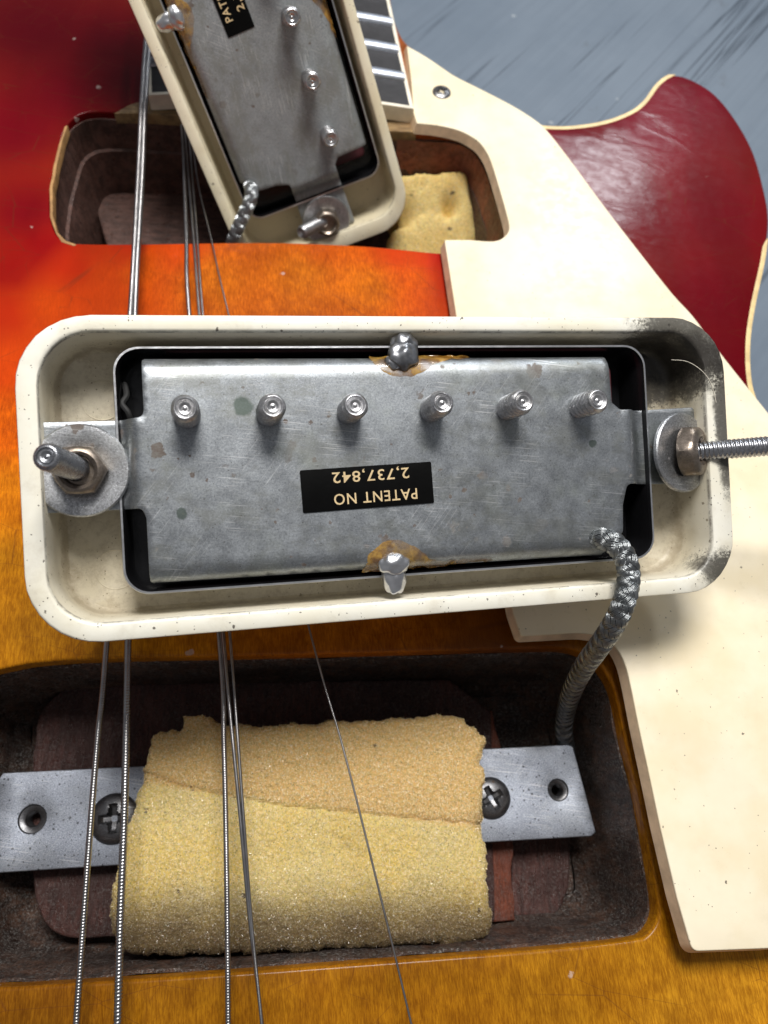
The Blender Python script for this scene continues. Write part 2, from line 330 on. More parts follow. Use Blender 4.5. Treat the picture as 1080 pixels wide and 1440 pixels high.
M = {}
CORN = [((4.05, 1.62, -.1), (.75, 1.2, .5), .35, 1.0), ((3.72, 1.2, -.55), (.8, 1.5, .4), .35, 1.0), ((4.3, -1.55, -.1), (1.0, 1.4, .8), .1, .6), ((4.4, .4, 0), (3.2, .5, .8), .2, .7)]
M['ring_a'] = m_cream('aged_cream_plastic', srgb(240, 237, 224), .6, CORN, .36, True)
M['ring_b'] = m_cream('cream_plastic', srgb(238, 230, 204), .38, None, .36)
M['guard'] = m_cream('pickguard_cream', srgb(243, 231, 204), .11, None, .33)
M['guard_side'] = m_simple('pickguard_edge', srgb(236, 208, 176), .5)
M['plate_a'] = m_steel('nickel_silver', (.40, .425, .45, 1), .41, .40, .10, green=.22, stain=.55, spot=[((-1.99, .77, 0), .13), ((2.45, .2, 0), .06), ((-2.75, -.45, 0), .07)])
M['plate_b'] = m_steel('tarnished_nickel', (.36, .38, .39, 1), .52, .18, .20, metallic=.5, stain=.6)
M['tab'] = m_steel('bright_steel', (.62, .64, .66, 1), .30, .05, .12)
M['washer'] = m_steel('worn_steel', (.56, .57, .59, 1), .36, .15, .55, fine=1.6)
M['screw'] = m_steel('screw_steel', (.60, .60, .62, 1), .30, .03, .22)
M['dark_screw'] = m_steel('dark_screw_steel', (.20, .20, .21, 1), .34, .2, .5)
M['nut'] = m_steel('rusty_nut', (.36, .30, .25, 1), .36, .7, .8, stain=.9)
M['alu'] = m_steel('aluminium', (.44, .475, .55, 1), .42, .0, .10, metallic=.8, fine=1.8, brushed=(1, 3, 1), pits=1)
M['cover_in'] = m_simple('black_inside', (.008, .008, .009, 1), .22, 0, .35, 6)
M['chrome'] = m_simple('chrome_edge', (.85, .86, .88, 1), .32, 1, .2, 12)
M['bobbin'] = m_simple('maroon_bobbin', srgb(88, 40, 46), .5)
M['sticker'] = m_simple('black_sticker', (.004, .004, .004, 1), .55, 0, .1, 20)
M['sticker'].node_tree.nodes['Principled BSDF'].inputs['Specular IOR Level'].default_value = .04
M['gold'] = m_simple('gold_print', srgb(222, 196, 150), .45)
M['solder_d'] = m_simple('dull_solder', (.52, .53, .56, 1), .34, .95, .5, 5, var=.6)
M['solder_b'] = m_simple('bright_solder', (.72, .73, .76, 1), .30, .95, .35, 5)
M['braid'] = m_simple('tinned_braid', (.40, .42, .43, 1), .30, .95, .3, 30, var=.5, vscale=3)
M['braid_b'] = m_simple('silver_braid', (.60, .63, .65, 1), .28, .95, .3, 30, var=.4, vscale=3)
M['core'] = m_simple('braid_core', (.02, .02, .02, 1), .7)
M['string'] = m_simple('nickel_string', (.40, .39, .39, 1), .30, 1, .1, 60)
M['binding'] = m_simple('cream_binding', srgb(236, 208, 150), .4)
M['wbinding'] = m_simple('white_binding', srgb(240, 232, 214), .4, var=.15)
M['ebony'] = m_simple('dark_fingerboard', (.022, .020, .022, 1), .55, 0, .5, 9, var=.5)
M['fret'] = m_simple('fret_wire', (.58, .62, .70, 1), .45, 1, .25, 5)
M['pearl'] = m_simple('pearl', srgb(150, 150, 155), .3)
M['heel'] = m_routed('raw_heel_wood', srgb(176, 146, 100), srgb(140, 108, 70), .1, .4)
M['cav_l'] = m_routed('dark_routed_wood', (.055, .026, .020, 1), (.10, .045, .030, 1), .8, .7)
M['cav_lw'] = m_routed('dark_cavity_wall', (.050, .027, .020, 1), (.13, .062, .036, 1), .9, .8, (6, 6, 2), .4)  # dark brown wood with browner patches and pale specks
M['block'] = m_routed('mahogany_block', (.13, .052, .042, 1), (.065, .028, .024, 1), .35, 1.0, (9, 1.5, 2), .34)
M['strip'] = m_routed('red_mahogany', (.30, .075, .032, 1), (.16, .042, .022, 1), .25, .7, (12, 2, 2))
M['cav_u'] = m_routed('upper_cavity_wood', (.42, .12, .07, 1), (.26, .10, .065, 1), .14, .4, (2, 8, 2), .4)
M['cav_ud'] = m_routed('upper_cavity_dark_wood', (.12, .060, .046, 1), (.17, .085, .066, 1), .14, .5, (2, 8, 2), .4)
M['pale'] = m_simple('bare_maple_edge', srgb(196, 150, 96), .6, var=.4)
M['body'] = m_lacquer()
def m_flux():
    N = NT('amber_flux'); c = N.mix(N.ramp(N.noise(5, 5, .7), .35, .65), (.26, .10, .008, 1), (.50, .30, .07, 1))
    N.put(N.ramp(N.noise(2.5, 4, .6), .36, .62, .25, .80), N.b.inputs['Alpha'])
    return N.set(Base_Color=c, Roughness=.12, Coat_Weight=.8, Coat_Roughness=.04, Normal=N.bump(N.noise(9, 4, .6), .5, .03))
M['flux'] = m_flux()
def m_foam(name, base, alt, dirty=None, split=None):
    N = NT(name); c = N.mix(N.ramp(N.noise(.75, 4, .6), .35, .65), base, alt)
    if split is not None: c = N.mix(N.ramp(N.op('ADD', N.op('ADD', N.sep(1), N.op('MULTIPLY', N.sep(0), .13)), N.op('MULTIPLY', N.noise(1.2, 3), .15)), split, split+.12), c, srgb(234, 190, 116))
    cell = N.voro(22, 'F1', N.obj(), 'Distance'); c = N.mix(N.ramp(cell, .35, .8, 0, .35), c, tuple(x*.6 for x in base[:3])+(1,))
    n3 = N.noise(22, 6, .9); c = N.mix(N.ramp(n3, .38, .52, .55, 0), c, tuple(x*.4 for x in base[:3])+(1,))
    po = N.ramp(N.voro(26, 'F1', N.obj(loc=(4, 4, 4))), .14, .34, .75, 0); c = N.mix(N.op('MULTIPLY', po, N.ramp(N.noise(7, 4, .7), .40, .56)), c, tuple(x*.30 for x in base[:3])+(1,))
    if dirty:
        y0, y1 = dirty; t = N.op('ADD', N.sep(1), N.op('MULTIPLY', N.op('SUBTRACT', N.noise(1.4, 5, .6), .5), .5)); c = N.mix(N.ramp(t, y0, y1, .86, 0), c, (.11, .065, .032, 1))
    dots = specks(N, 3.4, .03, .10); c = N.mix(N.op('MULTIPLY', dots, .8), c, (.05, .03, .02, 1))
    gl = N.ramp(N.noise(30, 4, .9, N.obj(loc=(1, 2, 3))), .575, .615); c = N.mix(N.op('MULTIPLY', gl, .75), c, (.95, .88, .72, 1))  # glints painted into the foam colour as pale glossy specks
    nb = N.bump(cell, .6, .022); nb = N.bump(N.noise(34, 5, .9), 1.0, .022, nb)
    return N.set(Base_Color=c, Roughness=N.ramp(gl, 0, 1, .75, .2), Normal=nb, Subsurface_Weight=.35, Subsurface_Radius=(.16, .09, .04), Subsurface_Scale=1.0)
_a = W(740, 200, -4.6)-W(940, 0, -4.6); GRAIN = math.degrees(math.atan2(_a[1], _a[0]))
def m_table():
    N = NT('grey_painted_board'); c = N.mix(N.ramp(N.noise(.12, 5, .6), .35, .65), srgb(112, 125, 139), srgb(124, 136, 149))
    rot = (0, 0, -math.radians(GRAIN)); g = N.noise(.55, 5, .6, N.obj((.02, 1.1, 1), rot), .0)
    gr = N.op('MULTIPLY', N.ramp(N.op('ABSOLUTE', N.op('SUBTRACT', g, .5)), 0, .010, 1, 0), N.ramp(N.noise(.25, 3, .5, N.obj((.5, 1, 1), rot)), .44, .60))
    g2 = N.noise(2.4, 5, .7, N.obj((.05, 2.0, 1), rot)); c = N.mix(N.ramp(g2, .40, .64, 0, .22), c, srgb(100, 111, 124))
    c = N.mix(N.op('MULTIPLY', gr, .8), c, srgb(52, 62, 74)); c = N.mix(N.ramp(N.noise(.5, 6, .7, N.obj(loc=(4, 1, 0))), .62, .74, 0, .4), c, srgb(84, 82, 80))
    dots = specks(N, 1.3, .03, .2); c = N.mix(N.op('MULTIPLY', dots, .5), c, srgb(190, 196, 200))
    nb = N.bump(gr, -.5, .05)
    return N.set(Base_Color=c, Roughness=.62, Specular_IOR_Level=.3, Normal=nb)
M['table'] = m_table()

# ------------------------------------------------------------------ the surface underneath
TZ = -4.6
mb = MB(); mb.add([(-70, -60, TZ), (70, -60, TZ), (70, 90, TZ), (-70, 90, TZ), (-70, -60, TZ-2), (70, -60, TZ-2), (70, 90, TZ-2), (-70, 90, TZ-2)],
                  [(0, 1, 2, 3), (7, 6, 5, 4), (0, 4, 5, 1), (1, 5, 6, 2), (2, 6, 7, 3), (3, 7, 4, 0)])
t = finish('table_top', mb, M['table']); t['kind'] = 'structure'; t['label'] = 'grey painted wooden board under the guitar'

# ------------------------------------------------------------------ guitar
GT = thing('guitar', 'cherry sunburst electric guitar body with cream pickguard and open pickup cavities', 'guitar', Matrix.Translation((0, 0, TZ)))
body_px = [(-500, -300), (530, -300), (548, -10), (556, 30), (570, 58), (592, 74), (622, 94), (652, 114), (690, 137), (730, 160), (768, 178), (805, 178), (850, 171), (885, 158), (905, 143), (922, 120), (938, 107),
           (962, 107), (1000, 127), (1030, 160), (1058, 208), (1074, 260), (1082, 310), (1074, 370), (1061, 430), (1054, 480), (1055, 530), (1064, 565), (1088, 610), (1150, 700), (1400, 900)]
bo = smooth(W2(body_px[2:30], 0), 5, False)
body_out = ccw([tuple(W(-500, -300, 0)[:2]), tuple(W(530, -300, 0)[:2])]+bo+[tuple(W(1500, 900, 0)[:2]), tuple(W(1500, 1950, 0)[:2]), tuple(W(-500, 1950, 0)[:2])])
low_px = [(-85, 1010), (-78, 975), (-40, 952), (20, 937), (60, 931), (150, 926), (350, 922), (550, 917), (740, 912), (800, 913), (832, 926), (852, 948), (866, 978), (880, 1045), (897, 1110), (912, 1190), (924, 1262), (924, 1292), (910, 1314), (888, 1322), (800, 1332), (700, 1340), (540, 1352), (300, 1370), (100, 1383), (0, 1388), (-60, 1384), (-88, 1350), (-95, 1280)]
low = ccw(smooth(W2(low_px, 0), 5))
up_px = [(104, 342), (184, 343), (318, 341), (400, 341), (500, 345), (560, 350), (625, 356), (680, 354), (705, 346), (715, 330), (710, 300), (698, 262), (686, 228), (670, 204), (645, 191), (600, 187), (500, 181), (400, 175), (280, 165), (168, 158), (130, 157), (109, 163), (94, 176), (86, 196), (77, 232), (70, 264), (70, 302), (77, 326), (88, 337)]
upc = ccw(smooth(W2(up_px, 0), 4))
low = resample(low, .12); upc = resample(upc, .12)
BO = resample(body_out, .25)
mb = MB(); vv, ff, _ = cdt(offset(BO, -.07), [offset(low, .05), offset(upc, .035)], .3)
mb.add([(x, y, 0) for x, y in vv], ff.tolist())
def rim(L, b, sg, z1, nb=4):
    loops = []
    for k in range(nb+1):
        t = math.pi/2*k/nb; loops.append([(x, y, -b*(1-math.cos(t))) for x, y in offset(L, sg*(-b+b*math.sin(t)))])
    loops.append([(x, y, z1) for x, y in L]); return loops
mb.loft(rim(BO, .07, 1, TZ+.02)[::-1])
mb.loft(rim(low, .05, -1, -.30)); mb.loft(rim(upc, .035, -1, -.16))
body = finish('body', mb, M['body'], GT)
# paint samples: photo position -> colour of the finish, lightened beside the neck pickup against its shadow
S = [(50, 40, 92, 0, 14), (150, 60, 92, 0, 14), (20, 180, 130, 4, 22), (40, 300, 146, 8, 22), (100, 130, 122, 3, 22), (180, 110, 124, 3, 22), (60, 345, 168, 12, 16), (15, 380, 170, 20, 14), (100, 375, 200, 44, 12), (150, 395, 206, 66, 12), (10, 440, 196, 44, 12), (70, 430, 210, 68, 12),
     (10, 520, 214, 66, 12), (10, 600, 222, 92, 14), (10, 700, 222, 122, 20), (12, 800, 206, 128, 26), (25, 900, 198, 124, 26), (110, 920, 196, 120, 24), (200, 380, 208, 82, 14), (300, 390, 206, 102, 22), (430, 380, 204, 104, 22), (520, 400, 212, 104, 18), (580, 390, 214, 84, 14), (600, 370, 208, 58, 18), (622, 362, 196, 28, 24), (640, 390, 196, 26, 24), (560, 356, 206, 60, 16), (450, 348, 208, 86, 18), (250, 350, 206, 66, 14), (180, 350, 196, 44, 12),
     (740, 900, 130, 66, 16), (860, 920, 170, 100, 20), (900, 1050, 182, 110, 20), (940, 1290, 184, 116, 24), (300, 1400, 162, 100, 18), (60, 1420, 150, 90, 18), (600, 1400, 172, 106, 20), (800, 1390, 178, 112, 24), (1000, 1400, 204, 132, 36), (1060, 1360, 206, 134, 36), (500, 1600, 170, 104, 20), (500, 900, 190, 100, 20),
     (800, 200, 128, 4, 30), (900, 180, 132, 6, 34), (960, 130, 128, 6, 32), (900, 300, 128, 0, 20), (1000, 300, 128, 0, 20), (1000, 420, 124, 0, 20), (1040, 520, 124, 0, 20), (760, 178, 126, 10, 34), (700, 140, 150, 110, 70), (1300, 900, 130, 40, 20), (400, -200, 90, 0, 14), (-300, 500, 140, 6, 14), (-200, 100, 90, 0, 14), (-200, 900, 190, 90, 14)]
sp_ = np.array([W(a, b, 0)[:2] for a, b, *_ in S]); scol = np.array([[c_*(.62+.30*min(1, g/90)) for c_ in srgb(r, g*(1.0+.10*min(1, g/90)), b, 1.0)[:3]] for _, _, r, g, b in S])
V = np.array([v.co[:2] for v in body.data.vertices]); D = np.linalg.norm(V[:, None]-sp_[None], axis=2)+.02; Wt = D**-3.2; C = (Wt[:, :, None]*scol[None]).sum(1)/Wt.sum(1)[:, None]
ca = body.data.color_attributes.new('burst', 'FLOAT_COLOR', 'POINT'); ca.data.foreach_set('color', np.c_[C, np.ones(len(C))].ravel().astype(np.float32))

# binding ribbons
def ribbon(name, pts, w0, w1, z0, z1, mat, parent):
    n = len(pts); P = np.array(pts); T = np.gradient(P, axis=0); T /= np.linalg.norm(T, axis=1)[:, None]; Nn = np.c_[T[:, 1], -T[:, 0]]; mb = MB(); loops = []
    k = np.ones(n); m = max(2, n//8); k[:m] = np.linspace(.1, 1, m); k[-m:] = np.linspace(1, .1, m)
    for w, z in ((w0, z0), (w0, z1), ((w0+w1)/2, z1+.006), (w1, z1), (w1, z0)):
        loops.append([tuple(P[i]+Nn[i]*(w1+(w-w1)*k[i]))+(z,) for i in range(n)])
    mb.loft(loops, closed=False); return finish(name, mb, mat, parent)
ribbon('binding', smooth(W2([(752, 174), (768, 178), (805, 178), (850, 171), (885, 158), (905, 143), (922, 120), (938, 107), (950, 106)], 0), 6, False), .075, -.015, -.25, .006, M['binding'], GT)
ribbon('binding', smooth(W2([(1079, 335), (1074, 370), (1061, 430), (1054, 480), (1055, 530), (1064, 565), (1088, 610)], 0), 6, False), .075, -.015, -.25, .006, M['binding'], GT)

# cavities ---------------------------------------------------------------
def wall(name, L, levels, mat, jitter=.0):
    mb = MB(); loops = []
    for z, o in levels:
        l = offset(L, o); loops.append([(x+jitter*mnoise.noise((x*2, y*2, z*3)), y+jitter*mnoise.noise((x*2+9, y*2, z*3)), z) for x, y in l])
    mb.loft(loops); return mb
LF = -2.6
mb = wall('w', low, [(-.29, .01), (-.30, -.03), (-.6, -.04), (-1.0, -.05), (-1.5, -.06), (-2.0, -.08), (-2.4, -.16), (LF, -.34)], None, .05)
vv, ff, _ = cdt(offset(low, -.34), [], .4); mb.add([(x, y, LF+.03*mnoise.noise((x*2, y*2, 0))) for x, y in vv], ff.tolist())
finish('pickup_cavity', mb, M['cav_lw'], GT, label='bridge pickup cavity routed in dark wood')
def poly_px(px, z, d=.12, jit=0, sm=0):
    p = W2(px, z); p = smooth(p, sm) if sm else p; p = resample(ccw(p), d)
    return [(x+jit*mnoise.noise((x*3, y*3, 1)), y+jit*mnoise.noise((x*3, y*3, 8))) for x, y in p]
def rough_z(z, a, s): return lambda x, y: z+a*mnoise.noise((x*s, y*s*.6, z))+.35*a*mnoise.noise((x*s*4, y*s*1.5, z+4))
mb = MB(); sheet(mb, poly_px(fillet([(52, 1000), (95, 962), (632, 955), (690, 1000), (696, 1298), (60, 1322), (38, 1180)], [60, 20, 10, 10, 5, 60, 10]), -1.92, .12, .02), [], rough_z(-1.92, .05, 2.2), .8, .12, .04)
finish('centre_block', mb, M['block'], GT)
mb = MB(); sheet(mb, poly_px([(684, 1000), (692, 1000), (716, 1100), (722, 1180), (722, 1240), (728, 1296), (690, 1300), (684, 1180)], -1.95, .10, .06), [], rough_z(-1.96, .05, 3), .6, .12, .03)
finish('splintered_strip', mb, M['strip'], GT)
mb = MB(); sheet(mb, poly_px([(720, 1130), (796, 1130), (802, 1200), (801, 1240), (795, 1265), (782, 1284), (760, 1293), (726, 1297), (720, 1220)], -2.3, .08, .02, 4), [], rough_z(-2.3, .03, 3), .4, .12, .04)
finish('pocket_floor', mb, M['block'], GT)
# upper cavity
UZ = -3.3
mb = wall('w', upc, [(-.155, .01), (-.16, -.02), (-.4, -.03), (-.8, -.04), (-.85, -.045), (-.88, -.10), (-1.6, -.15), (-2.3, -.20), (UZ, -.28)], None, .03)
vv, ff, _ = cdt(offset(upc, -.28), [], .4); mb.add([(x, y, UZ) for x, y in vv], ff.tolist())
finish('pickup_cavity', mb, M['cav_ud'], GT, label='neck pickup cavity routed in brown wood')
mb = MB(); sheet(mb, poly_px(fillet([(128, 268), (355, 275), (400, 352), (152, 352)], [20, 5, 5, 5]), -1.9, .15, .02), [], rough_z(-1.9, .05, 2), .9, .15, .05)
finish('neck_tenon', mb, M['cav_ud'], GT)
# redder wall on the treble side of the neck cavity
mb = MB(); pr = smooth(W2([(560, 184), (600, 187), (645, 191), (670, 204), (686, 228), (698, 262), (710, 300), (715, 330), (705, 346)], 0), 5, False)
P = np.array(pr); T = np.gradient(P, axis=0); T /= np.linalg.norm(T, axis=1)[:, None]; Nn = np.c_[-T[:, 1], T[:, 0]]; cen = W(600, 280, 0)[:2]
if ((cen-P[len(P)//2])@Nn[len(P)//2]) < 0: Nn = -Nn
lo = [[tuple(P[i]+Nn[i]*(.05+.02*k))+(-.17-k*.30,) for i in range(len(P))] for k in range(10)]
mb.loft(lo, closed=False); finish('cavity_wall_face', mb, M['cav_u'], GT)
# bare maple chip along the left rim of the neck cavity
def chip(name, px, z, mat, th=.05, **k):
    mb = MB(); sheet(mb, poly_px(px, z, .06, .015), [], z, th, None, .01); return finish(name, mb, mat, GT, **k)
chip('bare_wood_edge', [(78, 328), (70, 305), (69.5, 266), (74, 240), (82, 205), (91, 178), (95, 176), (88, 196), (80, 232), (74, 264), (74, 302), (80, 326), (92, 338), (108, 344), (104, 346), (86, 340)], .008, M['pale'], .2, label='chipped pale wood along the cavity edge')
# heel wood under the end of the fingerboard
mb = MB(); sheet(mb, poly_px([(160, 159.5), (182, 147), (205, 140), (380, 128), (583, 140), (586, 186), (500, 181), (400, 175), (280, 165), (200, 159.5)], .03, .1, .01), [], .03, .25, None, .015)
finish('neck_heel', mb, M['heel'], GT)
# fingerboard --------------------------------------------------------------
r0 = W(582, 153, .36); r1 = W(548, 0, .36); l0 = W(208, 134, .36); dr = r1-r0; Lr = np.linalg.norm(dr); dr /= Lr
def FB(s, t, dz=0):                       # s -1 (bass) .. 1 (treble), t along the neck in cm from the end
    a = l0+dr*t; b = r0+dr*t; p = a+(b-a)*(s+1)/2; return np.array([p[0], p[1], .36+.17*(1-s*s)+dz])
mb = MB(); SS = np.linspace(-.97, .97, 25)
loops = [[FB(s, t) for s in SS] for t in np.linspace(.07, 14, 16)]
mb.loft(loops, closed=False)
mb.loft([[FB(s, .07) for s in SS], [FB(s, .07, -.3) for s in SS]], closed=False)
fb = finish('fingerboard', mb, M['ebony'], GT)
mb = MB(); S2 = np.linspace(-1, 1, 27)
prof = [(.0, -.34), (.0, -.01), (.01, .0), (.07, .0), (.07, -.2)]
mb.loft([[FB(s, t, z) for s in S2] for t, z in prof], closed=False)
fbb = finish('fingerboard_binding', mb, M['wbinding'], GT)
for sg in (-1, 1):
    mb = MB(); prof = [(sg*.97, -.1), (sg*.97, .003), (sg*.995, .003), (sg*1.0, -.01), (sg*1.003, -.34)]
    mb.loft([[FB(s, t, z) for t in np.linspace(0, 14, 20)] for s, z in prof], closed=False); finish('fingerboard_binding', mb, M['wbinding'], GT)
def tof(x, y): return (W(x, y, .36)-r0)@dr
tb = [tof(572, 109), tof(564, 70), tof(556, 32)]; gap = tb[2]-tb[1]; tb += [tb[2]+gap*1.06, tb[2]+gap*2.2, tb[2]+gap*3.4]
for t_ in tb:
    mb = MB(); lo = []
    for a in np.linspace(-.05, math.pi+.05, 9): lo.append([FB(s, t_+  .125*math.cos(a)+.015*math.sin(s*5), -.005+.095*math.sin(a)) for s in np.linspace(-.975, .975, 27)])
    mb.loft(lo, closed=False); finish('fret', mb, M['fret'], GT)
mb = MB(); c0 = tof(560, 52); q = [FB(s, c0+.55*0+t, .004) for s, t in ((.35, -.12), (.62, -.16), (.66, .14), (.40, .18))]; mb.add(q+[a-np.array([0, 0, .03]) for a in q], [(0, 1, 2, 3), (0, 4, 5, 1), (1, 5, 6, 2), (2, 6, 7, 3), (3, 7, 4, 0)]); finish('position_marker', mb, M['pearl'], GT)

# pickguard ----------------------------------------------------------------
gt_, gb_ = W(640, 180, .2)[1], W(900, 1330, .5)[1]
def gz(x, y): return .25+(gt_-y)/(gt_-gb_)*.35
def Wg(x, y):
    z = .3
    for _ in range(6): p = W(x, y, z); z = gz(p[0], p[1])
    return tuple(p[:2])
guard_px = [(572, 64), (600, 80), (625, 97), (642, 108), (682, 128), (722, 149), (752, 168), (770, 184), (800, 222), (850, 290), (900, 355), (945, 412), (975, 445), (1010, 492), (1060, 555), (1110, 615), (1300, 830)]
g = smooth([Wg(*p) for p in guard_px], 4, False)
g += [Wg(1320, 1310), Wg(1080, 1334)]
g += fillet([Wg(*p) for p in [(1080, 1334), (974, 1338), (952, 1262), (929, 1165), (911, 1080)]], [0, .10, 0, 0, 0], 5)[1:-1]
g += smooth([Wg(*p) for p in [(911, 1080), (898, 1020), (887, 965), (880, 937), (871, 917), (858, 902), (842, 894), (818, 890), (790, 891)]], 4, False)
g += fillet([Wg(*p) for p in [(790, 891), (733, 894), (722, 862), (660, 560), (641, 440), (625, 337), (660, 337)]], [0, .04, 0, 0, 0, .05, 0], 4)[1:-1]
g += smooth([Wg(*p) for p in [(660, 337), (694, 339), (709, 333), (716, 322), (713, 303), (702, 264), (690, 226), (680, 207), (668, 195), (645, 183), (615, 176), (586, 173)]], 4, False)
g += [Wg(582, 160), Wg(578, 110)]
g = resample(g, .12)
mb = MB(); sheet(mb, g, [], gz, .22, .6, .018)
pg = finish('pickguard', mb, M['guard'], GT)
# bevelled edge band: the side of the pickguard seen below its face
mb = MB(); gg = ccw(g); mb.loft([[(x, y, gz(x, y)-.03) for x, y in offset(gg, .004)], [(x, y, gz(x, y)-.225) for x, y in offset(gg, .05)], [(x, y, gz(x, y)-.226) for x, y in offset(gg, -.02)]])
finish('pickguard_edge', mb, M['guard_side'], pg)
def phillips(name, c, r, mat, parent, rot=.3, h=.35, dirt=None):
    mb = MB(); n = 56; rings = [0, .08, .16, .24, .32, .40, .47, .54, .6, .68, .76, .84, .91, .96, 1]; loops = []
    for k in rings[1:]:
        l = []
        for i in range(n):
            a = 2*math.pi*i/n; x, y = k*math.cos(a+rot), k*math.sin(a+rot); z = h*math.sqrt(max(0, 1-k*k*.97)); d = min(abs(k*math.cos(a)), abs(k*math.sin(a))); m_ = max(abs(k*math.cos(a)), abs(k*math.sin(a)))
            if d < .16 and m_ < .58: z -= .42*(1-m_*.9)*min(1, (.16-d)/.05)*min(1, (.58-m_)/.08)
            elif k < .30: z -= .2
            l.append((c[0]+r*x, c[1]+r*y, c[2]+r*z))
        loops.append(l)
    loops.append([(c[0]+r*math.cos(2*math.pi*i/n+rot), c[1]+r*math.sin(2*math.pi*i/n+rot), c[2]-.08) for i in range(n)])
    mb.loft(loops, cap0=True); return finish(name, mb, mat, parent, ang=50)
p = Wg(621, 130); phillips('pickguard_screw', (p[0], p[1], gz(*p)+.0), .195, M['dark_screw'], pg, .5, .3)

# mounting bar -----------------------------------------------------------
BZ = -1.55
bar_px = [(-2, 1095), (4, 1087), (400, 1067), (798, 1047), (806, 1050), (838, 1170), (832, 1176), (420, 1200), (-8, 1228), (-16, 1222)]
def circ(px, py, z, r, n=28):
    c = W(px, py, z); return [(c[0]+r*math.cos(2*math.pi*i/n), c[1]+r*math.sin(2*math.pi*i/n)) for i in range(n)]
h1, h2 = circ(45, 1152, BZ, .155), circ(785, 1111, BZ, .13)
mb = MB(); sheet(mb, resample(ccw(W2(bar_px, BZ)), .1), [circ(45, 1152, BZ, .21), circ(785, 1111, BZ, .17)], BZ, .32, .3, .018, holebev=.012)
bar = finish('mounting_bar', mb, M['alu'], GT)
for (px, py, ro, ri) in ((45, 1152, .21, .10), (785, 1111, .17, .085)):
    c = W(px, py, BZ); mb = MB(); a, b = ro-.003, ri
    pr = [(a, -.01), (a*.95, -.03), (b*1.3, -.045), (b*1.15, -.06)]
    for k in range(12): pr.append((b*(1 if k % 2 else 1.15), -.07-k*.02))
    pr += [(b, -.33)]; loops = [[(c[0]+r*math.cos(2*math.pi*i/28), c[1]+r*math.sin(2*math.pi*i/28), BZ+z) for i in range(28)] for r, z in pr]; mb.loft(loops); finish('threaded_hole', mb, M['dark_screw'], bar)
for px, py, r in ((160, 1151, .37), (691, 1122, .32)):
    c = W(px, py, BZ+.05); phillips('bar_screw', (c[0], c[1], BZ+.0), r, M['dark_screw'], bar, .1 if px < 400 else .5, .38)

# strings ------------------------------------------------------------------
def catline(pts, step):
    p = smooth(pts, 12, False); return resample(p, step, False)
def string(pts, r, wound):
    P3 = [W(x, y, z) for x, y, z in pts]; mb = MB()
    if not wound: tube(mb, catline(P3, .35), r, 10)
    else:
        P = [np.array(q) for q in catline(P3, wound/4)]; m = len(P); T = [(P[min(i+1, m-1)]-P[max(i-1, 0)]) for i in range(m)]; a, b, _ = frame_of(T[0]); loops = []; n = 10
        for i in range(m):
            t = T[i]/np.linalg.norm(T[i]); a = a-(a@t)*t; a /= np.linalg.norm(a); b = np.cross(t, a)
            loops.append([P[i]+r*(1-.17*abs(((i/4-k/n) % 1)*2-1)**2)*(a*math.cos(2*math.pi*k/n)+b*math.sin(2*math.pi*k/n)) for k in range(n)])
        mb.loft(loops, cap0=True, cap1=True)
    return finish('string', mb, M['string'], GT, ang=80)
Z = .55
string([(232, -260, .75), (204, 70, .62), (194, 250, .5), (183, 440, Z), (150, 905, Z), (137, 1040, Z), (122, 1230, Z), (106, 1460, Z), (96, 1640, Z)], .043, .034)
string([(236, -260, .75), (209, 70, .62), (200, 250, .5), (190, 440, Z), (180, 905, Z), (175, 1140, Z), (169, 1300, Z), (165, 1460, Z), (160, 1640, Z)], .052, .038)
string([(240, -260, .9), (252, 100, .2), (258, 210, -.42), (262, 330, .1), (266, 440, .4), (308, 890, Z), (315, 1050, Z), (319, 1240, Z), (321, 1460, Z), (322, 1640, Z)], .038, .030)
string([(250, -260, .9), (257, 100, .2), (263, 215, -.42), (272, 330, .1), (280, 440, .4), (314, 890, Z+.1), (336, 1130, Z+.1), (352, 1300, Z), (371, 1460, Z), (388, 1640, Z)], .024, 0)
string([(256, -260, .9), (262, 100, .2), (269, 225, -.42), (277, 330, .1), (285, 440, .4), (323, 890, Z+.1), (341, 1130, Z+.1), (354, 1300, Z), (370, 1460, Z+.08), (384, 1640, Z)], .021, 0)
string([(262, -260, .9), (266, 100, .2), (276, 240, -.42), (298, 340, .1), (321, 440, .4), (435, 885, Z), (482, 1050, Z), (530, 1240, Z), (583, 1460, Z), (622, 1640, Z)], .0145, 0)

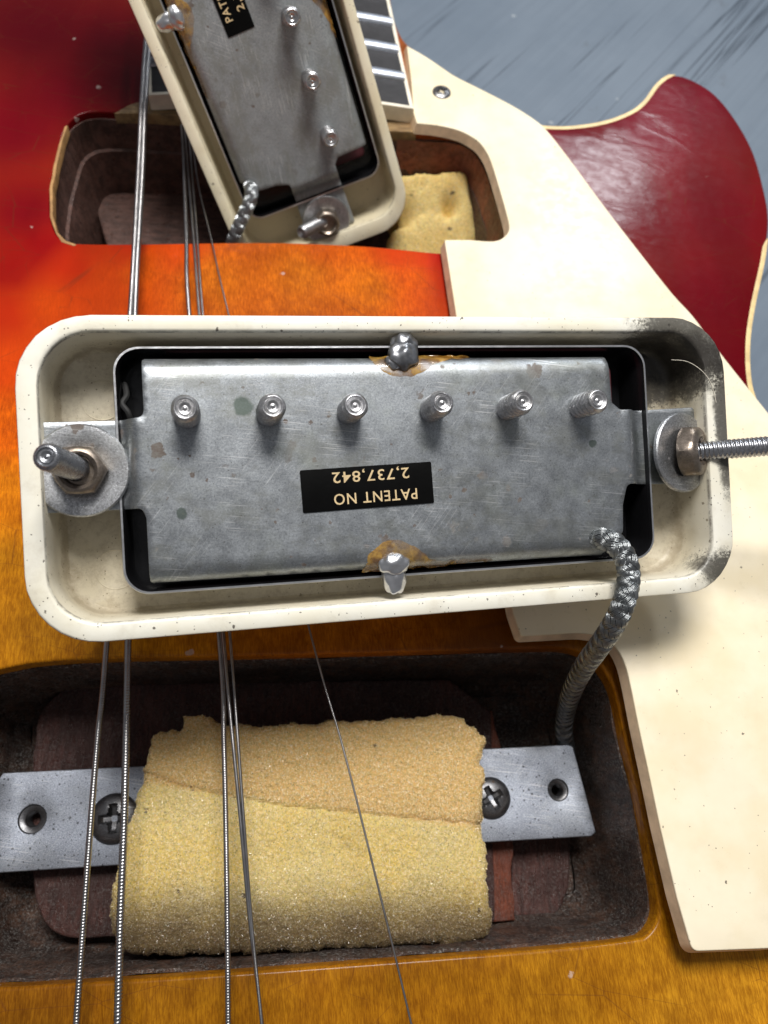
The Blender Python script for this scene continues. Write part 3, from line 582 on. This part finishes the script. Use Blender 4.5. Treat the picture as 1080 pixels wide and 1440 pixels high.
# ------------------------------------------------------------------ foam blocks
def foam(name, label, px, z, mat, crease=(), dents=(), R=.35, side=1.0, res=.05, tilt=None, cat='foam', nf=42000, fl=1.0, fib=None, zref=None):
    zr = z if zref is None else zref
    out = [(x+.045*mnoise.noise((x*11, y*11, 2)), y+.045*mnoise.noise((x*11, y*11, 6))) for x, y in poly_px(px, z, .04, .06, 3)] if len(px[0]) == 2 else resample(ccw(smooth([tuple(W(*q)[:2]) for q in px], 3)), .05); cr = [[tuple(W(x, y, zr)[:2]) for x, y in c] for c in crease]; de = [(W(x, y, zr)[:2], r, d) for x, y, r, d in dents]
    vv, ff, loops = cdt(out, [], res); d = seg_dist(vv, loops[0]); k = np.minimum(d/R, 1); zz = z-R*(1-np.sqrt(1-(1-k)**2))
    if tilt: zz += tilt(vv[:, 0], vv[:, 1])
    for c in cr: dd = seg_dist(vv, c, False); zz -= .085*np.exp(-(dd/.018)**2)+.012*np.exp(-(dd/.10)**2)
    for c, r, a in de: dd = np.linalg.norm(vv-c, axis=1); zz -= a*np.exp(-(dd/r)**2)
    zz += np.array([.035*mnoise.noise((x*1.6, y*1.6, 3))+.006*mnoise.noise((x*7, y*7, 5))+.007*mnoise.noise((x*40, y*40, 1)) for x, y in vv])+rng.normal(0, .008, len(vv))
    mb = MB(); mb.add(np.c_[vv, zz], ff.tolist()); L = loops[0]; n = len(L); 
    l0_ = [(x, y, float(zz[np.argmin((vv[:, 0]-x)**2+(vv[:, 1]-y)**2)])) for x, y in L]; ls = [l0_]
    for q in range(1, 9):
        ls.append([(x+.03*mnoise.noise((x*9, y*9, q)), y+.03*mnoise.noise((x*9+5, y*9, q)), zt-side*q/8) for (x, y, zt) in l0_])
    mb.loft(ls)
    cx_, cy_ = np.array(L).mean(0); e = thing(name, label, cat, Matrix.Translation((cx_, cy_, z-side-.3))); o = finish(name+'_slab', mb, mat, None, ang=180)
    bpy.data.objects.remove(e)
    o.name = name; Mo = Matrix.Translation((cx_, cy_, z-side-.3)); o.data.transform(Mo.inverted()); o.matrix_world = Mo
    o['label'] = label; o['category'] = cat; o['group'] = 'foam blocks under the pickups'
    bpy.context.view_layer.update()
    k = nf; fm = MB(); tri = np.array(ff); ar = np.abs(np.cross(vv[tri[:, 1]]-vv[tri[:, 0]], vv[tri[:, 2]]-vv[tri[:, 0]])); pk = rng.choice(len(tri), k, p=ar/ar.sum()); P3 = np.c_[vv, zz]
    bc = rng.dirichlet((1, 1, 1), k); c = (P3[tri[pk]]*bc[:, :, None]).sum(1); ne = max(1, nf//7); ei = rng.integers(0, n, ne); ring_ = np.array([(x, y, zt) for x, y, zt in l0_])
    c = np.r_[c, ring_[ei]-np.c_[np.zeros((ne, 2)), rng.random(ne)*side*.6]]; k = len(c)
    dv = rng.normal(0, 1, (k, 3)); dv[:, 2] = np.abs(dv[:, 2])*.8; dv /= np.linalg.norm(dv, axis=1)[:, None]; up = rng.normal(0, 1, (k, 3)); sd = np.cross(dv, up); sd /= np.linalg.norm(sd, axis=1)[:, None]; s2 = np.cross(dv, sd)
    ln = (.006+.017*rng.random(k))[:, None]*fl; wr_ = (.0025+.0030*rng.random(k))[:, None]; a_ = c-dv*ln*.4; b_ = c+dv*ln
    vs_ = np.stack([a_+sd*wr_, a_-sd*wr_*.5+s2*wr_*.8, a_-sd*wr_*.5-s2*wr_*.8, b_+sd*wr_*.5, b_-sd*wr_*.3+s2*wr_*.4, b_-sd*wr_*.3-s2*wr_*.4], 1).reshape(-1, 3)
    me = bpy.data.meshes.new('foam_fibres'); vs_ = vs_-np.array([cx_, cy_, z-side-.3]); base = np.arange(k)[:, None]*6
    fq = np.concatenate([base+np.array([[0, 1, 4, 3]]), base+np.array([[1, 2, 5, 4]]), base+np.array([[2, 0, 3, 5]])], 0)
    me.from_pydata(vs_.tolist(), [], fq.tolist()); me.materials.append(fib or M['fibre']); fo = bpy.data.objects.new('foam_fibres', me); COL.objects.link(fo); fo.parent = o; fo['kind'] = 'stuff'
    return o
def m_fibre(name, base, dirty=None):
    N = NT(name); c = base
    if dirty: c = N.mix(N.ramp(N.op('ADD', N.sep(1), N.op('MULTIPLY', N.op('SUBTRACT', N.noise(1.4, 5, .6), .5), .5)), dirty[0], dirty[1], .9, 0), c, (.16, .10, .055, 1))
    return N.set(Base_Color=c, Roughness=.22, Specular_IOR_Level=.6)
M['fibre'] = m_fibre('foam_strands', srgb(255, 236, 190), (-1.40, -.45)); M['fibre_b'] = m_fibre('pale_foam_strands', srgb(252, 222, 150))
M['foam_a'] = m_foam('aged_yellow_foam', srgb(240, 216, 140), srgb(246, 212, 112), (-1.32, -.40), .36)
M['foam_b'] = m_foam('soft_yellow_foam', srgb(253, 228, 150), srgb(244, 210, 124))
low_foam = [(206, 1058), (216, 1036), (236, 1028), (252, 1024), (254, 1006), (272, 1004), (300, 1012), (345, 1019), (430, 1016), (540, 1010), (640, 1005), (656, 1014), (676, 1032), (686, 1046), (680, 1072), (684, 1090), (682, 1120), (684, 1156), (688, 1240), (692, 1322), (560, 1336), (400, 1346), (190, 1352), (160, 1330), (150, 1275), (158, 1225), (176, 1170), (190, 1120), (196, 1085)]
fa = foam('foam_block', 'large crumbling yellow foam block under the strings in the lower cavity', low_foam, -.42, M['foam_a'], crease=[[(198, 1084), (250, 1103), (300, 1115), (400, 1133), (540, 1147), (685, 1160)]],
          dents=[(490, 1195, .10, .05), (235, 1060, .3, .1), (690, 1160, .2, .25)], R=.15, side=1.1, res=.03, tilt=lambda x, y: -.62*np.clip((-1.0-y)/1.1, 0, 1)**1.6)
yb_ = W(600, 240, -.66)[1]; yf_ = W(600, 345, -1.6)[1]; zl_ = lambda y: -.66-.94*(yb_-y)/(yb_-yf_)
def fz(x, y):
    z = -1.
    for _ in range(20): z = zl_(W(x, y, z)[1])
    return (x, y, z)
fb2 = foam('foam_block', 'small yellow foam block with two dents in the upper cavity', [fz(*q) for q in [(552, 256), (556, 246), (575, 243), (610, 240), (653, 239), (661, 262), (668, 300), (678, 345), (684, 372), (600, 376), (548, 372), (546, 330), (566, 300)]], 0, M['foam_b'],
           dents=[(632, 288, .15, .55), (568, 292, .20, .45)], crease=[[(556, 296), (580, 297), (605, 292), (632, 300)]], R=.16, side=1.2, res=.06, nf=8000, tilt=lambda x, y: -.66-.94*(yb_-y)/(yb_-yf_), fib=M['fibre_b'], zref=-1.1)

# ------------------------------------------------------------------ pickups
def local_px(Mw):
    Mi = np.array(Mw.inverted()); 
    def f(x, y, w):
        o = Mi[:3, :3]@CAM+Mi[:3, 3]; d = Mi[:3, :3]@ray(x, y); t = (w-o[2])/d[2]; return o+d*t
    return f
def mat_from(Rc, tc_):
    Rw = RCW@np.array(Rc); tw = RCW@np.array(tc_)+CAM
    return Matrix([list(Rw[0])+[tw[0]], list(Rw[1])+[tw[1]], list(Rw[2])+[tw[2]], [0, 0, 0, 1]])
Mbridge = mat_from(np.array([[.97550781, .05100374, -.21396993], [-.05279378, .9986019, -.00265602], [.21353531, .01388725, .97683664]]).T, [.33664604, .56865149, -9.06604703])
Mneck = mat_from([[0.291069880311174, 0.939891418418087, 0.17855656347408705], [-0.7249083413366281, 0.33846983847411904, -0.599955052569676], [-0.6243286165443787, 0.04519170308077086, 0.7798535045355901]], [-2.4523560716143598+.06, 8.747012114832964, -12.91897408487799])
LB = local_px(Mbridge)
def rrect(x0, y0, x1, y1, r, k=8):
    rr = r if isinstance(r, (list, tuple)) else [r]*4; out = []
    for (cx, cy, a0, q) in ((x1, y1, 0, rr[0]), (x0, y1, 90, rr[1]), (x0, y0, 180, rr[2]), (x1, y0, 270, rr[3])):
        sx = -1 if cx == x1 else 1; sy = -1 if cy == y1 else 1
        for j in range(k+1):
            a = math.radians(a0+90*j/k); out.append((cx+sx*q+q*math.cos(a), cy+sy*q+q*math.sin(a)))
    return out
def dens(loop3, m=3):                     # subdivide a loop evenly (same count for all loops)
    out = []; n = len(loop3)
    for i in range(n):
        a = np.array(loop3[i]); b = np.array(loop3[(i+1) % n])
        for j in range(m): out.append(tuple(a+(b-a)*j/m))
    return out
def text_mesh(s, size):
    cu = bpy.data.curves.new('t', 'FONT'); cu.body = s; cu.size = size; cu.align_x = 'LEFT'; cu.resolution_u = 3; cu.space_character = 1.12; cu.offset = .0015
    o = bpy.data.objects.new('t', cu); COL.objects.link(o); dg = bpy.context.evaluated_depsgraph_get(); me = bpy.data.meshes.new_from_object(o.evaluated_get(dg))
    v = [tuple(q.co) for q in me.vertices]; f = [tuple(p.vertices) for p in me.polygons]; bpy.data.objects.remove(o); bpy.data.meshes.remove(me); return np.array(v), f
def braid(mb, core, pts, r, wires=3, carriers=8, pitch=1.15, wr=.011):
    P = [np.array(q) for q in resample(smooth(pts, 14, False), .035, False)]; m = len(P); T = [P[min(i+1, m-1)]-P[max(i-1, 0)] for i in range(m)]; T = [t/np.linalg.norm(t) for t in T]; a, b, _ = frame_of(T[0]); A = []; B = []
    for i in range(m):
        a = a-(a@T[i])*T[i]; a /= np.linalg.norm(a); A.append(a); B.append(np.cross(T[i], a))
    s = np.r_[0, np.cumsum([np.linalg.norm(P[i+1]-P[i]) for i in range(m-1)])]
    tube(core, P, r*.9, 12)
    for sg in (1, -1):
        for c in range(carriers):
            for w in range(wires):
                ph = 2*math.pi*c/carriers+(w-(wires-1)/2)*2*math.pi/carriers*.28; pts_ = []
                for i in range(m):
                    th = ph+sg*2*math.pi*s[i]/pitch
                    over = sg*math.sin(carriers*math.pi*s[i]/pitch+math.pi/4)
                    rr = r+wr*1.25*over; pts_.append(P[i]+rr*(A[i]*math.cos(th)+B[i]*math.sin(th)))
                tube(mb, pts_, wr, 5)
def blob(mb, c, rx, ry, rz, seed, amp=.15, n=24, m=14, fl=.0):
    loops = []
    for j in range(1, m):
        ph = .05+(math.pi-.1)*(j-1)/(m-2); l = []
        for i in range(n):
            t = 2*math.pi*i/n; d = np.array([math.sin(ph)*math.cos(t), math.sin(ph)*math.sin(t), math.cos(ph)]); k = 1+amp*mnoise.noise(Vector(d*1.7)+Vector((seed, 0, 0)))*2
            l.append((c[0]+rx*d[0]*k, c[1]+ry*d[1]*k, c[2]+rz*max(d[2], -.3)*k))
        loops.append(l)
    mb.loft(loops, cap0=True, cap1=True)

def build_pickup(Mw, label, mring, mplate, mbraid, bridge):
    T = thing('pickup', label, 'pickup', Mw, 'pickups lifted out of the guitar body')
    fin = lambda n, mb, m, par=None, **k: finish(n, mb, m, par or T, local=True, **k)
    # ring: outer wall, rim, inner wall, floor with opening
    rO = [.72, .82, .78, .72]
    lo = []
    def L(x0, y0, x1, y1, r, z): lo.append([(x, y, z) for x, y in dens(rrect(x0, y0, x1, y1, r), 2)])
    D = -1.02
    L(-3.46, -1.385, 3.385, 1.54, .3, D); L(-4.38, -1.78, 4.38, 1.78, .70, D); L(-4.42, -1.82, 4.42, 1.82, .72, D+.05)
    L(-4.45, -1.84, 4.45, 1.84, rO, -.03); L(-4.44, -1.83, 4.44, 1.83, rO, -.008); L(-4.42, -1.81, 4.42, 1.81, [.70, .80, .76, .70], 0)
    rI = [.56, .62, .58, .52]
    L(-4.25, -1.665, 4.17, 1.685, rI, 0); L(-4.23, -1.645, 4.15, 1.665, rI, -.008); L(-4.22, -1.63, 4.14, 1.65, rI, -.03)
    L(-4.20, -1.615, 4.12, 1.635, rI, -.45); L(-4.17, -1.60, 4.10, 1.62, [.5, .55, .5, .48], -.66); L(-4.12, -1.58, 4.05, 1.60, [.48]*4, -.76); L(-4.03, -1.555, 3.97, 1.58, [.42]*4, -.80)
    L(-3.46, -1.385, 3.385, 1.54, .3, -.81); L(-3.46, -1.385, 3.385, 1.54, .3, D)
    lo = [[(x+.006*mnoise.noise((x*3, y*3, z)), y+.008*mnoise.noise((x*3+7, y*3, z)), z+.006*mnoise.noise((x*6, y*6, 5))) for x, y, z in l] for l in lo]
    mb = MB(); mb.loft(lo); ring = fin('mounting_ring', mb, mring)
    # round mould marks on the ring floor
    for x, y in ((-3.66, 1.0), (-3.60, -1.08), (3.62, 1.0), (3.60, -1.05)):
        mb = MB(); revolve(mb, (x, y, -.811), (0, 0, 1), [(.255, 0), (.25, .010), (.24, .010), (.232, .002)], 32); fin('mould_mark', mb, mring, ring)
    # cover: thin shell opening towards us
    x0, y0, x1, y1 = -3.44, -1.36, 3.36, 1.515; lo = []
    L(x0, y0, x1, y1, .30, -1.28); L(x0, y0, x1, y1, .30, -.17); L(x0+.008, y0+.008, x1-.008, y1-.008, .295, -.155); L(x0+.03, y0+.03, x1-.03, y1-.03, .28, -.155)
    mb = MB(); mb.loft(lo); cov = fin('cover', mb, M['chrome'])
    lo = []; L(x0+.03, y0+.03, x1-.03, y1-.03, .28, -.157); L(x0+.055, y0+.055, x1-.055, y1-.055, .26, -.20); L(x0+.07, y0+.07, x1-.07, y1-.07, .25, -.75)
    mb = MB(); mb.loft(lo, cap1=True); fin('cover_lining', mb, M['cover_in'], cov)
    mb = MB(); sheet(mb, rrect(-2.85 if bridge else -3.05, .05, 3.0, 1.30, .1), [], -.42, .3, None, .03); fin('bobbin', mb, M['bobbin'])
    mb = MB(); sheet(mb, rrect(-3.0, -1.22, 2.7, -.25, .1), [], -.46, .3, None, .03); fin('bobbin', mb, M['bobbin'])
    if bridge:
        mb = MB(); tube(mb, smooth([LB(175, 540, -.5), LB(178, 556, -.35), LB(172, 568, -.28), LB(180, 580, -.25), LB(183, 594, -.32), LB(176, 612, -.5)], 6, False), .035, 8); fin('lead_wire', mb, M['core'])
    # baseplate
    e = .0
    if bridge: PX = [(-3.10, 1.36), (-3.10, .58)]
    out = [(-3.10, 1.36), (-3.10, .66), (-4.34, .66), (-4.36, -.36), (-3.17, -.36), (-3.13, -.48), (-3.13, -1.22), (2.58, -1.26), (2.60, -1.02), (2.80, -1.0), (2.82, -.62), (2.9, -.34), (4.10, -.38), (4.10, .66), (2.86, .62), (2.74, .72), (2.72, 1.34)]
    out = fillet(out, [.03, .10, .04, .04, .10, .10, .03, .03, .03, .08, .08, .10, .05, .05, .10, .05, .03], 5)
    out = resample(ccw(out), .07)
    def pz(x, y):
        z = 0.
        for ed, s in ((1.35, 1), (-1.24, -1)):
            d = (ed-y)*s
            if d < .22 and -3.2 < x < 3.0 : z -= .22*(1-math.sqrt(max(0, 1-(1-max(d, 0)/.22)**2)))*.75
        st = lambda a, b, t: (lambda q: q*q*(3-2*q))(min(1, max(0, (t-a)/(b-a))))
        z -= .20*st(-3.20, -3.38, x) if x < -3.1 else 0
        z -= .22*st(2.98, 3.22, x) if x > 2.9 else 0
        return z+.008*mnoise.noise((x*1.1, y*1.1, 3))
    vv, ff, lps = cdt(out, [], .07); mb = MB(); mb.add([(x, y, pz(x, y)) for x, y in vv], ff.tolist()); O = lps[0]
    mb.loft([[(x, y, pz(x, y)-.045) for x, y in O], [(x, y, pz(x, y)-.006) for x, y in offset(O, .006)], [(x, y, pz(x, y)) for x, y in O]])
    plate = fin('baseplate', mb, mplate, ang=60)
    # pole screws
    for k, x in enumerate((-2.63, -1.70, -.74, .29, 1.285, 2.28)):
        h = .50+.04*math.sin(k*2.3); lean = .015*math.sin(k*1.7); mb = MB(); thread(mb, (x, .675, -.05), (x+lean, .685, h), .158, .10, .045, 24); fin('pole_screw', mb, M['screw'], ang=70)
    # sticker and print
    cS = np.array([-.555, -.238]); aS = math.radians(1.6); R2 = np.array([[math.cos(aS), -math.sin(aS)], [math.sin(aS), math.cos(aS)]])
    mb = MB(); q = [tuple(cS+R2@np.array(p_)) for p_ in fillet([(-.81, .255), (-.81, -.255), (.81, -.255), (.81, .255)], .02, 3)]; sheet(mb, q, [], lambda x, y: pz(x, y)+.012, .008, None, .002); st = fin('sticker', mb, M['sticker'])
    for tx, x, y, wdt in (('PATENT NO', .60, -.06, 1.03), ('2,737,842', .52, .20, .95)):
        v, f = text_mesh(tx, .185); v[:, 0] -= v[:, 0].min(); v *= np.array([wdt/v[:, 0].max(), 1, 1]); v = -v[:, :2]; v = (v+np.array([x, y]))@R2.T+cS
        par = list(range(len(v)))
        def find(i):
            while par[i] != i: par[i] = par[par[i]]; i = par[i]
            return i
        for g_ in f:
            for q_ in g_[1:]: par[find(q_)] = find(g_[0])
        comps = {}
        for g_ in f: comps.setdefault(find(g_[0]), []).append(g_)
        for fs in comps.values():
            ids = sorted({i for g_ in fs for i in g_}); ix = {i: k for k, i in enumerate(ids)}; mb = MB(); mb.add([(v[i][0], v[i][1], pz(*v[i])+.022) for i in ids], [tuple(ix[i] for i in g_) for g_ in fs]); fin('printed_letter' if tx[0] == 'P' else 'printed_numeral', mb, M['gold'], st)
    # solder and flux
    for (x, y, dz, sd, mt) in ((-.03, 1.36, -.03, 1, M['solder_d']), (-.28, -1.24, -.03, 4, M['solder_b'])):
        s = 1 if y > 0 else -1
        mb = MB()
        if s > 0: blob(mb, (x, y-.02, dz), .20, .17, .15, sd, .12, 36, 24); blob(mb, (x+.03, y+.12, dz-.05), .17, .17, .13, sd+3, .12, 36, 24); blob(mb, (x-.10, y-.08, dz-.01), .12, .11, .09, sd+6, .12, 30, 20)
        else: blob(mb, (x, y+.05, dz), .19, .14, .10, sd, .10, 36, 24); blob(mb, (x+.01, y-.10, dz-.07), .145, .24, .11, sd+3, .10, 36, 24)
        fin('solder_blob', mb, mt, ang=100)
        if s > 0: pts = [(-.38, .05), (-.34, -.12), (-.2, -.24), (0, -.27), (.22, -.22), (.42, -.10), (.62, -.05), (.85, -.02), (.9, .03), (.5, .07), (.2, .1), (-.3, .1)]
        else: pts = [(-.36, -.02), (-.34, .12), (-.26, .22), (-.12, .32), (.05, .34), (.2, .28), (.38, .16), (.52, .06), (.9, .05), (1.2, .04), (1.25, 0), (.6, -.03), (.2, -.08), (-.3, -.08)]
        pl = [(x+a+.02*random.uniform(-1, 1), y+b) for a, b in pts]; pl = [(a, min(b, 1.39) if s > 0 else max(b, -1.28)) for a, b in smooth(pl, 5)]
        pl = resample(ccw(pl), .03); pl = [(a+.03*mnoise.noise((a*7, b*7, sd))+.006*mnoise.noise((a*30, b*30, sd)), b+.03*mnoise.noise((a*9, b*9, sd+5))) for a, b in pl]; pl = [(a, min(b, 1.39) if s > 0 else max(b, -1.28)) for a, b in pl]; v2, f2, lp = cdt(pl, [], .05); dd = seg_dist(v2, lp[0]); mb = MB(); mb.add([(a, b, pz(a, b)+.003+.016*min(1, d_/.10)+.010*mnoise.noise((a*9, b*9, 0))) for (a, b), d_ in zip(v2, dd)], f2.tolist()); fin('flux_residue', mb, M['flux'], ang=90)
    # height screws with washer and nut
    def screw_set(c, tabz, ax_w, ax, L0, r, mt_s, wr=.58, nutdir=None, nr=.30):
        ax = np.array(ax, float); ax /= np.linalg.norm(ax); ax_w = np.array(ax_w, float); ax_w /= np.linalg.norm(ax_w); c = np.array([c[0], c[1], tabz])
        mb = MB(); base = c+ax_w*.01
        thread(mb, base-ax*.5, base+ax*L0, r, .055, .018, 22); scw = fin('height_screw', mb, mt_s, ang=70)
        mb = MB(); revolve(mb, base, ax_w, [(r*1.35, .0), (wr*.97, .0), (wr, .015), (wr, .055), (wr*.97, .075), (wr*.62, .085), (wr*.55, .07), (r*1.35, .065)], 48); fin('washer', mb, M['washer'], scw)
        mb = MB(); nd = np.array(nutdir if nutdir is not None else ax_w, float); nd /= np.linalg.norm(nd)
        revolve(mb, base+ax_w*.07, nd, [(r, 0), (nr*.88, 0), (nr*.98, .03), (nr, .06), (nr*.98, .15), (nr*.90, .20), (nr*.78, .23), (r*1.45, .24), (r*1.2, .21), (r*1.1, .12)], 48, [0, 0, .8, 1, .8, .3, 0, 0, 0, 0]); fin('nut', mb, M['nut'], scw)
        return scw
    if bridge:
        c = LB(112, 662, -.16); tip = LB(63, 645, .98); b0 = LB(114, 665, -.1)
        screw_set(c+np.array([.02, 0, 0]), -.20, (-.02, .0, 1), tip-b0, np.linalg.norm(tip-b0), .145, M['dark_bright'], .53, (.03, -.05, 1), .305)
        c = LB(955, 637, -.20); tip = LB(1110, 627, .55); b0 = LB(975, 636, .0)
        screw_set(c+np.array([.0, 0, 0]), -.20, (.30, .0, .95), (1.0, .012, .50), 2.6, .135, M['dark_bright'], .54, (.62, 0, .78), .37)
    else:
        tp = local_px(Mw)(424, 327, .50)-np.array([3.85, .10, -.2])
        screw_set((3.85, .10), -.21, (0, 0, 1), tp, float(np.linalg.norm(tp)), .135, M['screw'], .50, None, .28)
        screw_set((-3.85, .10), -.20, (0, 0, 1), (0, 0, 1), .8, .13, M['screw'], .52)
    # braided cable
    mb = MB(); co = MB(); Mi = np.array(Mw.inverted())
    wl = lambda x, y, z: Mi[:3, :3]@W(x, y, z)+Mi[:3, 3]
    if bridge:
        pts = [LB(826, 758, -.25), LB(842, 757, -.02), LB(862, 763, .13), LB(879, 784, .20), LB(884, 812, .22), LB(878, 845, .28), LB(864, 876, .18), LB(843, 908, -.15), LB(820, 940, -.8), LB(803, 975, -1.6), LB(795, 1005, -2.4), wl(793, 1030, -1.45), wl(797, 1052, -1.95), wl(800, 1080, -2.4)]
        braid(mb, co, pts, .131, 3, 12, 1.05, .0085)
    else:
        LN = local_px(Mw); pts = [LN(353, 256, -.3), LN(352, 262, -.05), LN(354, 270, .08), LN(351, 284, .14), LN(343, 302, .15), LN(334, 322, .14), LN(325, 345, .08), LN(316, 372, -.1), LN(310, 400, -.4)]
        braid(mb, co, pts, .115, 3, 8, .85, .010)
    cab = fin('braided_cable', mb, mbraid, ang=90); fin('cable_core', co, M['core'], cab)
    return T
M['dark_bright'] = m_steel('burnished_screw_steel', (.42, .43, .46, 1), .24, .02, .3)
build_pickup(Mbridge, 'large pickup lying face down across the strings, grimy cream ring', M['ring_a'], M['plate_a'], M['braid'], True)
build_pickup(Mneck, 'dull grey pickup tipped into the upper cavity beside the fingerboard, cream ring', M['ring_b'], M['plate_b'], M['braid_b'], False)

# a fine hair caught in the grimy corner of the ring
hp = [tuple(LB(*q)) for q in [(944, 506, -.15), (965, 508, -.08), (983, 518, -.03), (996, 532, .0), (1003, 548, .01), (1007, 566, .015)]]
MbA = np.array(Mbridge); hp = [MbA[:3, :3]@np.array(q)+MbA[:3, 3] for q in hp]
mb = MB(); tube(mb, smooth([tuple(q) for q in hp], 6, False), .0035, 5); o = finish('hair', mb, M['wbinding'])
o['label'] = 'fine pale hair curling over the grimy corner of the large cream ring'; o['category'] = 'hair'
